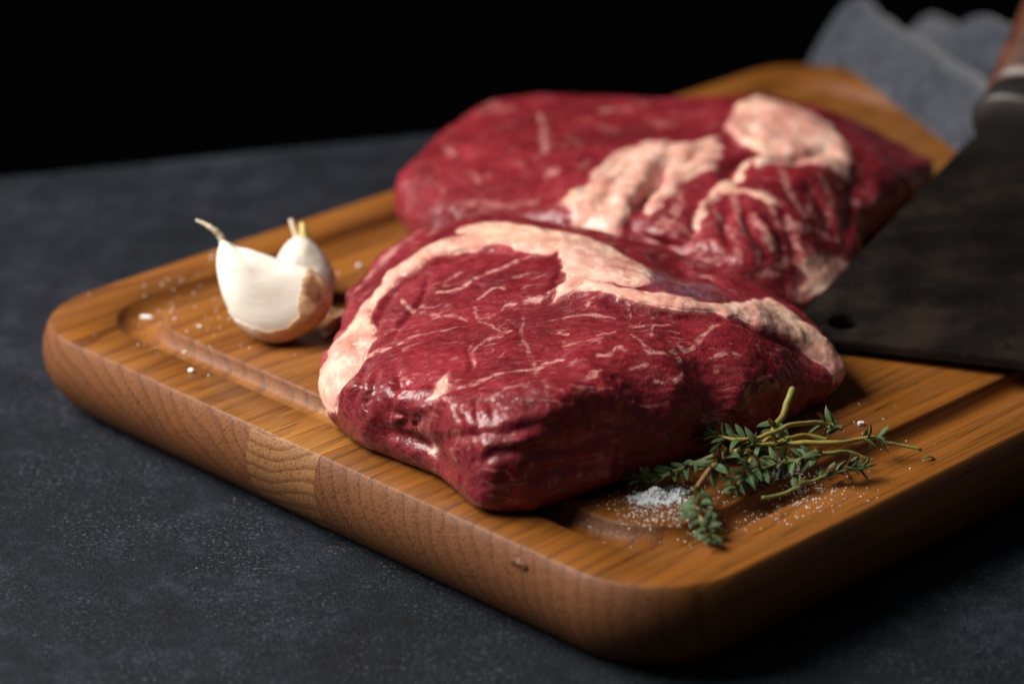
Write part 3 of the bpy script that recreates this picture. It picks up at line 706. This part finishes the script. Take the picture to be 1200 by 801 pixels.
wob = (fbm(P3, .05, 201)*.007).reshape(PP.shape); q2 = QQ+wob
pro = .10 + .90*np.exp(-(np.abs(q2-.003)/.0165)**2.6) + .95*np.exp(-((q2-.046-.06*(PP-.09))/.0155)**2)*sstep(.03, .08, PP)
pro += (fbm(P3, .034, 211, 2)*.09).reshape(PP.shape)
loc_b = toB(P3); inb = ((np.abs(loc_b[:, 0]) < BL/2+.004) & (np.abs(loc_b[:, 1]) < BW/2+.004)).reshape(PP.shape)
dx = (loc_b[:, 0]-BL/2).reshape(PP.shape)
base = (T+.0012)*(1-sstep(.006, .022, dx)*.62)
e_end = (1-(1-np.clip((PP+.008)/.022, 0, 1))**2.6)**.45
e_q = np.clip(np.minimum(QQ+.017, .075-QQ)/.006, 0, 1)**.5
Z = base + (T+.0165-base)*pro*e_end*(.25+.75*e_q)
top = np.concatenate([XY, Z[..., None]], -1).reshape(-1, 3)
under = top.copy(); zz = np.where(inb.ravel(), T+.0008, base.ravel()-.0009); under[:, 2] = np.minimum(zz, top[:, 2]-.001)
rimz = np.where(inb.ravel(), T+.0008, .0008)
Fc = []; K = npq*nq
for i in range(npq-1):
    for j in range(nq-1):
        a = i*nq+j; Fc.append((a, a+nq, a+nq+1, a+1)); Fc.append((K+a, K+a+1, K+a+nq+1, K+a+nq))
per = [i*nq for i in range(npq)]+[(npq-1)*nq+j for j in range(1, nq)]+[i*nq+nq-1 for i in range(npq-2, -1, -1)]+[j for j in range(nq-2, 0, -1)]
for a, b in zip(per, per[1:]+per[:1]): Fc.append((b, a, K+a, K+b))
for a in per: under[a, 2] = rimz[a]
to = A1.copy(); to[2] = 0
tw = mesh_obj('kitchen_towel', np.vstack([top, under])-to, Fc, mat_cloth()); tw.location = to
tag(tw, 'crumpled blue-grey kitchen towel behind the far end of the board', 'towel')

# ------------------------------------------------------------------ meat juice
def juice(label, blobs, seed):
    m = NT('meat_juice'); m.p(Base_Color=(.17, .022, .014), Roughness=.07, Transmission_Weight=.85, IOR=1.34)
    n_ = 72; V = []; ctr = np.mean([at(x, y, 0) for x, y, r in blobs], axis=0)
    c0_ = np.array([at(x, y, 0) for x, y, r in blobs]); rr_ = np.array([r for x, y, r in blobs])/1000
    ring_ = []
    for j in range(n_):
        th = 2*math.pi*j/n_; d_ = np.array([math.cos(th), math.sin(th), 0]); t_ = 0.0
        for q, r in zip(c0_, rr_):
            w_ = q-ctr; b_ = w_@d_; disc = r*r-(w_@w_-b_*b_)
            if disc > 0: t_ = max(t_, b_+math.sqrt(disc))
        ring_.append(t_)
    ring_ = np.array(ring_)
    for _ in range(3): ring_ = (np.roll(ring_, 1)+2*ring_+np.roll(ring_, -1))/4
    P_ = np.array([ctr+ring_[j]*np.array([math.cos(2*math.pi*j/n_), math.sin(2*math.pi*j/n_), 0]) for j in range(n_)])
    ring_ = ring_*(1+.22*fbm(P_, .009, seed))
    for k_, zz in ((1.0, .00012), (.97, .00035), (.88, .0005), (.5, .00055)):
        for j in range(n_):
            th = 2*math.pi*j/n_; V.append((ring_[j]*k_*math.cos(th), ring_[j]*k_*math.sin(th), zz))
    Fc = [(i*n_+j, i*n_+(j+1) % n_, (i+1)*n_+(j+1) % n_, (i+1)*n_+j) for i in range(3) for j in range(n_)]+[tuple(3*n_+j for j in range(n_)), tuple(range(n_))[::-1]]
    o = mesh_obj('meat_juice', V, Fc, m.m); o.location = (ctr[0], ctr[1], T); tag(o, label, 'juice', 'small puddles of meat juice')
juice('small wet red juice smear under the front steak at its lower right', [(690, 568, 9), (712, 563, 8), (672, 575, 7)], 501)
juice('small wet juice patch between the garlic and the front steak', [(398, 385, 6), (408, 378, 6), (390, 393, 4)], 511)

# ------------------------------------------------------------------ garlic
def mat_garlic():
    m = NT('garlic_flesh'); c = m.obj()
    st = m.noise(m.mapping(c, (120, 300, 700), (0, 0, 0), (0, .35, 0)), 1.0, 3, .6)
    tan = m.attr('tan'); scar = m.attr('scar')
    tn = m.maprange(m.math('ADD', tan, m.math('MULTIPLY', m.math('SUBTRACT', st, .5), .55)), .25, .85)
    wh = m.mix(m.maprange(st, .42, .7, 0, .5), (.90, .855, .76), (.80, .70, .55))
    col = m.mix(tn, wh, m.mix(m.maprange(st, .35, .7), (.72, .44, .22), (.52, .26, .115)))
    col = m.mix(m.math('MULTIPLY', scar, .92), col, m.mix(m.noise(c, 300, 2), (.16, .055, .025), (.36, .15, .07)))
    h = m.math('ADD', st, m.math('MULTIPLY', m.noise(c, 160, 3), .6))
    m.p(Base_Color=col, Roughness=.38, Normal=m.bump(h, .00026, .45), Subsurface_Weight=.25, Subsurface_Radius=(1, .7, .45), Subsurface_Scale=.002)
    return m.m
GAR = mat_garlic()
GAR2 = GAR.copy(); GAR2.name = 'garlic_paper'
for nd in GAR2.node_tree.nodes:
    if nd.type == 'MIX' and abs(nd.inputs[6].default_value[0]-.90) < .01: nd.inputs[6].default_value = (.74, .68, .58, 1); nd.inputs[7].default_value = (.52, .44, .33, 1)
TAIL = mat_plain('garlic_tail', (.78, .66, .48), .55); TAILG = mat_plain('garlic_sprout', (.66, .56, .22), .5)
GU = np.array([0, math.sin(.40), math.cos(.40)]); GD = np.array([0, math.cos(.40), -math.sin(.40)]); GX = np.array([1., 0, 0])
def garlic(label, ref, base_y, outline, cen, tf, tb_, win, scar, tails, flat=4.0, tank=1.0, GAR=GAR):
    g0 = at(ref[0], ref[1], 0); g0[1] += base_y
    sc = np.linalg.norm(g0-CAMLOC)/FPX
    root = empty('garlic_clove', (g0[0], g0[1], T)); tag(root, label, 'garlic clove', 'garlic cloves')
    def loc2(px, py):       # pixel offsets from the reference -> plane of the clove (metres)
        r = ray(px, py); nrm = GD; t = ((g0-CAMLOC)@nrm)/(r@nrm); q = CAMLOC+t*r-g0
        return np.array([q@GX, q@GU])
    O = spline([loc2(*p) for p in outline+outline[:1]], 141)[:-1]; c = loc2(*cen); n = len(O)
    ts = np.linspace(0.0, 1, 34)[1:]
    def shell(grow):
        V = [np.array([c[0], c[1], -tf-grow])]; 
        for t in ts:
            d = -(tf+grow)*(1-t**flat)**(1/2.2)
            for o in O:
                q = c+(o-c)*(t*(1+grow/.016)); V.append(np.array([q[0], q[1], d]))
        for t in ts[::-1][1:]:
            d = (tb_+grow)*(1-t**2.2)**(1/2.0)
            for o in O:
                q = c+(o-c)*(t*(1+grow/.016)); V.append(np.array([q[0], q[1], d]))
        V.append(np.array([c[0], c[1], tb_+grow]))
        return np.array(V)
    nr = 2*len(ts)-1; Fc = []
    for j in range(n): Fc.append((0, 1+(j+1) % n, 1+j))
    for i in range(nr-1):
        for j in range(n): Fc.append((1+i*n+j, 1+i*n+(j+1) % n, 1+(i+1)*n+(j+1) % n, 1+(i+1)*n+j))
    for j in range(n): Fc.append((1+nr*n, 1+(nr-1)*n+j, 1+(nr-1)*n+(j+1) % n))
    W = np.array([loc2(*p) for p in win])
    def world(L): return L[:, :1]*GX+L[:, 1:2]*GU+L[:, 2:]*GD
    B = shell(0); Bw = world(B)
    Bw = Bw + (fbm(Bw+g0, .014, 301, 2)*.0004)[:, None]*np.array([0, -.6, .8])
    lift = .0003-Bw[:, 2].min()
    Bw[:, 2] += lift
    def attrs(o, L):
        tan = sstep(-.004, .011, L[:, 0]-c[0]+.35*(c[1]-L[:, 1]))*.75+sstep(.004, .012, c[1]-L[:, 1])*.45
        tan = tan*tank
        sp = np.array([loc2(*p) for p in scar]) if scar else None
        sv = sstep(-.0004, .0009, poly_sd(L, sp))*(L[:, 2] < 0) if scar else np.zeros(len(L))
        for nm, ar in (('tan', tan), ('scar', sv)):
            a = o.data.attributes.new(nm, 'FLOAT', 'POINT'); a.data.foreach_set('value', ar.astype(np.float32))
    body = mesh_obj('clove_flesh', Bw, Fc, GAR, root)
    tanz = np.zeros(len(B))
    for nm in ('tan', 'scar'):
        a = body.data.attributes.new(nm, 'FLOAT', 'POINT'); a.data.foreach_set('value', (tanz+.08*(nm == 'tan')).astype(np.float32))
    Sk = shell(.0004); Sw = world(Sk); Sw = Sw + (fbm(Sw+g0, .014, 301, 2)*.0004)[:, None]*np.array([0, -.6, .8])+(fbm(Sw+g0, .004, 311)*.00025)[:, None]*np.array([0, -.7, .7])
    Sw[:, 2] += lift; Sw[:, 2] = np.maximum(Sw[:, 2], .0002)
    jit = np.stack([fbm(Sw, .004, 321), fbm(Sw, .004, 331), 0*Sw[:, 0]], 1)*.0007
    out = (poly_sd(Sk+jit, np.c_[W, np.zeros(len(W))]) < 0) | (Sk[:, 2] > 0)
    fk = [f for f in Fc if all(out[list(f)])]
    sk = mesh_obj('papery_skin', Sw, fk, GAR, root); attrs(sk, Sk)
    md = sk.modifiers.new('thickness', 'SOLIDIFY'); md.thickness = .0010; md.offset = -1; m3 = sk.modifiers.new('edges', 'EDGE_SPLIT'); m3.split_angle = .7
    for pts, rr, mt in tails:
        Q = []
        for px, py, dd in pts:
            q = loc2(px, py); Q.append(world(np.array([[q[0], q[1], dd]]))[0]+np.array([0, 0, lift]))
        Q = spline(Q, 22); r = np.interp(np.linspace(0, 1, 22), np.linspace(0, 1, len(rr)), rr)/1000*(1+.16*np.sin(np.arange(22)*2.1))
        V, f2 = tube(Q, r, 9); mesh_obj('dry_tail', V, f2, mt, root)
    return root
garlic('large white garlic clove in front, its tan skin peeled back, thin tail bent left', (322, 404), 0,
       [(260, 288), (267, 290), (277, 295), (292, 298), (312, 304), (332, 311), (352, 317), (366, 324), (380, 335), (388, 350), (386, 366), (376, 382), (360, 395), (340, 404), (322, 407), (303, 402), (287, 392), (273, 377), (263, 358), (257, 338), (254, 318), (255, 302)],
       (320, 352), .0075, .012,
       [(235, 330), (240, 280), (288, 280), (320, 290), (345, 305), (361, 320), (354, 345), (350, 362), (351, 378), (336, 390), (315, 394), (292, 388), (276, 376), (255, 362)],
       [(366, 324), (378, 343), (380, 357), (370, 363), (358, 351), (360, 337)],
       [([(270, 310, .001), (265, 299, .002), (261, 290, .002), (257, 281, .001), (250, 275, 0), (241, 269, 0), (230, 264, 0)], (4.2, 2.4, 1.25, 1.0, .85, .65, .3), TAIL)])
garlic('smaller white garlic clove half hidden behind the larger clove, two short tails up', (360, 384), .021,
       [(351, 284), (363, 289), (376, 301), (386, 315), (393, 330), (393, 344), (386, 354), (370, 359), (349, 356), (332, 345), (324, 331), (324, 315), (331, 300), (341, 289)],
       (360, 323), .008, .010, [(352, 330), (356, 330), (356, 334), (352, 334)], None,
       [([(352, 298, .001), (349, 286, .001), (345, 276, 0), (341, 264, 0)], (3.4, 1.4, .9, .8), TAIL), ([(357, 300, .001), (357, 288, .001), (356, 277, 0), (354, 268, 0)], (3.6, 1.9, 1.3, .7), TAILG)], 2.4, .35, GAR2)

# ------------------------------------------------------------------ thyme
def mat_leaf(name, a, b):
    m = NT(name); c = m.obj(); n1 = m.noise(c, 500, 3, .6)
    oi = m.t.nodes.new('ShaderNodeObjectInfo').outputs['Random']
    col = m.mix(n1, a, b); col = m.mix(m.math('MULTIPLY', oi, .5), col, tuple(x*.5 for x in a))
    m.p(Base_Color=col, Roughness=.5, Specular_IOR_Level=.4, Subsurface_Weight=.1, Subsurface_Scale=.001, Normal=m.bump(n1, .0004, .5)); return m.m
LEAF = mat_leaf('thyme_leaf_green', (.046, .105, .028), (.095, .158, .055))
def mat_stem(name, a, b):
    m = NT(name); c = m.obj(); col = m.mix(m.maprange(m.noise(c, 90, 3), .35, .65), a, b)
    m.p(Base_Color=col, Roughness=.45, Normal=m.bump(m.noise(c, 900, 2), .0003, .5)); return m.m
STY = mat_stem('thyme_stem_yellow', (.34, .24, .045), (.22, .21, .05)); STB = mat_stem('thyme_stem_woody', (.30, .17, .085), (.17, .085, .04)); STG = mat_stem('thyme_stem_green', (.17, .19, .055), (.25, .20, .05))
def leaf_mesh(curl, fold):
    V = []; Fc = []; L = 9
    for side in (1, -1):
        for i in range(L):
            s = i/(L-1); w = .5*.31*(math.sin(math.pi*min(1, s*.94+.05))**.75); z = curl*s*s
            for k in (-1, 0, 1): V.append((s, k*w, z+fold*abs(k)*w*2+side*.018*(1-abs(k)*.6)-(.03 if k == 0 and side == 1 else 0)))
    h = L*3
    for i in range(L-1):
        for k in range(2):
            a = i*3+k; Fc.append((a, a+3, a+4, a+1)); Fc.append((h+a, h+a+1, h+a+4, h+a+3))
        Fc.append((i*3, h+i*3, h+i*3+3, i*3+3)); Fc.append((i*3+2, i*3+5, h+i*3+5, h+i*3+2))
    me = bpy.data.meshes.new('leaf'); me.from_pydata(V, [], Fc); me.update(); me.materials.append(LEAF)
    me.polygons.foreach_set('use_smooth', [True]*len(me.polygons)); return me
LM = [leaf_mesh(-.10, .25), leaf_mesh(-.28, .45), leaf_mesh(.06, .15)]
rl = random.Random(5)
def put_leaf(root, rootloc, pos, d, up, size):
    d = Vector(d).normalized(); u = Vector(up)-d*Vector(up).dot(d)
    if u.length < 1e-4: u = Vector((0, 0, 1))
    u.normalize(); s = u.cross(d)
    M = Matrix((d, s, u)).transposed().to_4x4()
    o = bpy.data.objects.new('leaf', rl.choice(LM)); COL.objects.link(o); o.parent = root
    M = Matrix.Translation(Vector(pos)-Vector(rootloc)) @ M @ Matrix.Scale(size, 4)
    o.matrix_local = M
def sprig(label, pts, r0, r1, mat, ranges, size=.0058, step=.0030):
    Q = spline([at(x, y, h/1000) for x, y, h in pts], 60)
    lo = Q[:, 2].argmin(); rt = (float(Q[:, 0].mean()), float(Q[:, 1].mean()), T)
    root = empty('thyme_sprig', rt); tag(root, label, 'thyme', 'thyme sprigs on the board')
    Q[1:-1] += np.stack([fbm(Q, .008, 401), fbm(Q, .008, 411), fbm(Q, .008, 421)], 1)[1:-1]*.0006
    Q[:, 2] = np.maximum(Q[:, 2], T+.0006)
    V, f2 = tube(Q-np.array(rt), np.linspace(r0, r1, 60)/1000, 8); mesh_obj('stem', V, f2, mat, root)
    seg = np.linalg.norm(np.diff(Q, axis=0), axis=1); L = np.concatenate([[0], np.cumsum(seg)])
    for t0, t1, dens in ranges:
        s = t0*L[-1]; k = 0
        while s < t1*L[-1]:
            p = np.array([np.interp(s, L, Q[:, i]) for i in range(3)])
            i = min(58, np.searchsorted(L, s)); tg = Q[min(59, i+1)]-Q[max(0, i-1)]; tg /= np.linalg.norm(tg)
            a = np.cross(tg, [0, 0, 1]); a /= np.linalg.norm(a)+1e-9; b = np.cross(a, tg)
            ph = k*math.pi/2+rl.uniform(-.5, .5)
            for sg in (1, -1):
                rad = math.cos(ph)*a*sg+math.sin(ph)*b*sg
                if rad[2] < -.55 and p[2] < T+.004: rad[2] *= -1
                for _ in range(2 if rl.random() < dens-.8 else 1):
                    d = rad*rl.uniform(.6, 1.0)+tg*rl.uniform(.35, .95)+np.array([rl.uniform(-.25, .25) for _ in range(3)])
                    dn = d/np.linalg.norm(d); sz = size*rl.uniform(.52, 1.0)*(1-.25*(s/L[-1] > .93))
                    if (p+dn*sz)[2] < T+.0006: dn[2] = max(0.0, (T+.0008-p[2])/sz)
                    put_leaf(root, rt, p, dn, np.array([0, 0, 1])+tg*.5+np.array([rl.uniform(-.5, .5), rl.uniform(-.5, .5), 0]), sz)
            s += step*.6*rl.uniform(.7, 1.3); k += 1
        if t1 >= .99:
            for q in range(4):
                d = tg+np.array([rl.uniform(-.5, .5) for _ in range(3)]); d[2] = abs(d[2])*.5
                put_leaf(root, rt, Q[-1], d, (0, 0, 1), size*rl.uniform(.5, .8))
    return root
sprig('long yellow thyme sprig reaching farthest right, thin dark tip', [(860, 530, 6), (905, 524, 7), (940, 518, 8), (983, 518, 8), (1023, 512, 7), (1040, 518, 6), (1080, 527, 4)], .95, .45, STY, [(.02, .22, 1.2), (.68, .80, 1.3)], .0058)
sprig('thyme sprig with arching yellow stem and bushy tuft at upper left', [(988, 502, 6), (960, 495, 8), (930, 497, 10), (905, 506, 10), (880, 515, 9), (850, 512, 9), (820, 504, 8), (795, 500, 8), (776, 505, 7)], .85, .5, STY, [(.02, .10, 1.4), (.52, .66, 1.3), (.66, 1.0, 1.9)], .0068, .0026)
sprig('thyme sprig with wavy yellow stem in the middle of the bunch', [(970, 515, 5), (940, 510, 7), (913, 518, 8), (887, 522, 8), (867, 515, 8), (840, 510, 8), (812, 512, 7)], .95, .5, STY, [(.30, .45, 1.1), (.52, 1.0, 1.5)], .0064)
sprig('thyme sprig with stout yellow stalk standing up against the steak', [(930, 456, 15), (922, 474, 12), (915, 492, 9), (903, 508, 8), (886, 530, 6), (872, 552, 4)], 1.25, .6, STY, [(.36, .46, 1.4), (.6, 1.0, 1.6)], .0062)
sprig('thyme sprig with low green stem and dense leaf clump over the salt', [(1015, 537, 4), (1000, 530, 6), (977, 530, 7), (933, 538, 6), (900, 546, 5), (876, 556, 5), (860, 572, 4)], .75, .5, STG, [(.28, .42, 1.2), (.48, 1.0, 1.9)], .0068, .0026)
sprig('thin thyme sprig lying lowest right with a leafy end at the groove', [(893, 583, 1.2), (933, 573, 2), (967, 557, 3.5), (990, 551, 4), (1014, 548, 4)], .6, .4, STG, [(.30, .38, 1.3), (.58, 1.0, 1.7)], .0064, .0027)
sprig('thyme sprig pointing left toward the steak foot with fanned end leaves', [(850, 529, 8), (820, 540, 6), (787, 553, 5), (764, 564, 3), (748, 560, 4)], .8, .5, STG, [(.34, .46, 1.2), (.58, 1.0, 1.7)], .0068, .0028)
sprig('thyme sprig hanging toward the front rim, woody brown stem, dense green tip', [(858, 531, 8), (838, 546, 8), (827, 557, 7), (816, 576, 5), (820, 600, 4.5), (832, 632, 2)], 1.1, .5, STB, [(.02, .25, 1.2), (.48, 1.0, 2.0)], .0068, .0023)
fl = bpy.data.objects.new('loose_leaf', LM[1]); COL.objects.link(fl)
fp = at(1083, 540, 0); fl.location = (fp[0], fp[1], T+.0009); fl.scale = (.0042,)*3; fl.rotation_euler = (0, 0, .6)
tag(fl, 'single fallen thyme leaf on the right rim of the board', 'leaf')

# ------------------------------------------------------------------ salt
def mat_salt():
    m = NT('salt'); m.p(Base_Color=(.93, .93, .93), Roughness=.35, Transmission_Weight=.1, Subsurface_Weight=.2, Subsurface_Scale=.001); return m.m
SALT = mat_salt()
def grain(rs, s):
    bm = bmesh.new(); bmesh.ops.create_cube(bm, size=s*1.5)
    kx, ky, kz = rs.uniform(.7, 1.35), rs.uniform(.6, 1.1), rs.uniform(.55, .95)
    for v_ in bm.verts: v_.co = Vector((v_.co.x*kx*rs.uniform(.8, 1.15), v_.co.y*ky*rs.uniform(.8, 1.15), v_.co.z*kz*rs.uniform(.85, 1.1)))
    bmesh.ops.bevel(bm, geom=bm.edges[:], offset=s*.30, segments=1, affect='EDGES')
    V = [tuple(v_.co) for v_ in bm.verts]; Fc = [tuple(q.index for q in f.verts) for f in bm.faces]; bm.free(); return V, Fc
def surf_z(x, y):
    q = toB([[x, y, 0]])[0]; a = BL/2-abs(q[0]); b = BW/2-abs(q[1]); d = min(a, b)
    if min(a, b) < .001: return None
    zs = [(.0165, 0), (.0178, -.002), (.020, -.0038), (.023, -.0046), (.0258, -.0041), (.0278, -.0026), (.0295, 0)]
    return T+float(np.interp(d, [p[0] for p in zs], [p[1] for p in zs]))
gr = [grain(rl, 1.0) for _ in range(8)]
V = []; Fc = []
def add_grain(x, y, s, dz=0):
    z = surf_z(x, y)
    if z is None: return
    g, f2 = rl.choice(gr); th = rl.uniform(0, 6.28); c_, s_ = math.cos(th), math.sin(th); k = len(V)
    for a, b, c in g: V.append((x+(a*c_-b*s_)*s, y+(a*s_+b*c_)*s, z+dz+c*s+s*.5))
    for q in f2: Fc.append(tuple(i+k for i in q))
def cloud(px, py, sx, sy, n, s0, s1, pile=0.0):
    for _ in range(n):
        gx, gy = rl.gauss(0, 1), rl.gauss(0, 1); p = at(px+gx*sx, py+gy*sy, 0)
        add_grain(p[0], p[1], rl.uniform(s0, s1)/1000, rl.random()*pile/1000*math.exp(-(gx*gx+gy*gy)))
cloud(768, 584, 12, 3.2, 1000, .22, .72, 3.6)
cloud(790, 578, 10, 4, 260, .18, .55, 1.2)
cloud(775, 590, 34, 13, 420, .12, .36)
cloud(925, 552, 16, 7, 420, .15, .42, 1.0)
cloud(900, 590, 40, 14, 150, .12, .32)
cloud(965, 575, 30, 16, 110, .12, .32)
cloud(760, 610, 30, 12, 60, .12, .3)
cloud(240, 370, 60, 28, 110, .15, .38)
cloud(400, 380, 14, 10, 120, .15, .35)
cloud(1000, 520, 40, 20, 50, .12, .3)
sl_ = mesh_obj('salt', V, Fc, SALT, None, False); tag(sl_, 'fine white salt scattered on the board by the thyme and garlic', 'salt', kind='stuff')
def crystal(px, py, s, lab, el=1.0):
    p = at(px, py, 0); z = surf_z(p[0], p[1])
    s = s*.78; g, f2 = grain(rl, s/1000)
    o = mesh_obj('salt_crystal', [(a*el, b, c) for a, b, c in g], f2, SALT, None, False)
    o.location = (p[0], p[1], z+s/1000*.62); o.rotation_euler = (0, 0, rl.uniform(-.5, .9)); tag(o, lab, 'salt crystal', 'coarse salt crystals')
for px, py, s, el, lab in ((224, 436, 1.3, 1.0, 'largest white salt crystal on the left rim nearest the front'), (171, 359, 1.1, 2.4, 'long flat salt flake in the groove at the left corner'),
        (149, 388, 1.0, 1.0, 'round salt crystal on the rim inside the left corner'), (216, 401, .95, 1.0, 'salt crystal below the garlic, between groove and clove'), (205, 375, .9, 1.0, 'salt crystal left of the garlic on the flat of the board'),
        (219, 341, .85, 1.0, 'salt crystal behind the groove, left of the garlic tail'), (248, 303, .9, 1.2, 'salt crystal on the far rim just left of the garlic tail'), (421, 313, 1.2, 1.0, 'larger salt crystal between garlic and rear steak'),
        (396, 321, .8, 1.0, 'smaller salt crystal between garlic and rear steak'), (235, 383, .7, 1.0, 'small salt crystal under the big clove at its left'), (1009, 498, 1.3, 1.0, 'lone salt crystal above the right end of the thyme')):
    crystal(px, py, s, lab, el)

# ------------------------------------------------------------------ small marks on the board's end
def blob(name, px, py, s, mat, par, off=0.0):
    r = ray(px, py)      # meets the board's end face
    nrm = -ex; t = ((bc-ex*(BL/2+.0028+off))-CAMLOC)@nrm/(r@nrm); p = CAMLOC+r*t
    bm = bmesh.new(); bmesh.ops.create_icosphere(bm, subdivisions=3, radius=1)
    for v_ in bm.verts:
        k = 1+.35*math.sin(v_.co.x*5+1)*math.cos(v_.co.y*4); v_.co = Vector((v_.co.x*s[0]*k, v_.co.y*s[1]*k, v_.co.z*s[2]*k))/1000
    me = bpy.data.meshes.new(name); bm.to_mesh(me); bm.free()
    o = link_mesh(name, me, mat, board); o.location = Vector(toB(p)[0]); return o
blob('wood_chip', 608, 661, (.35, 3.0, 1.5), mat_plain('chip_brown', (.12, .042, .018), .32), None)  # small brown blob standing for a chip in the end face
blob('knot', 401, 586, (.35, 1.2, 2.4), mat_plain('dark_knot', (.02, .008, .005), .7), None, -.0004)
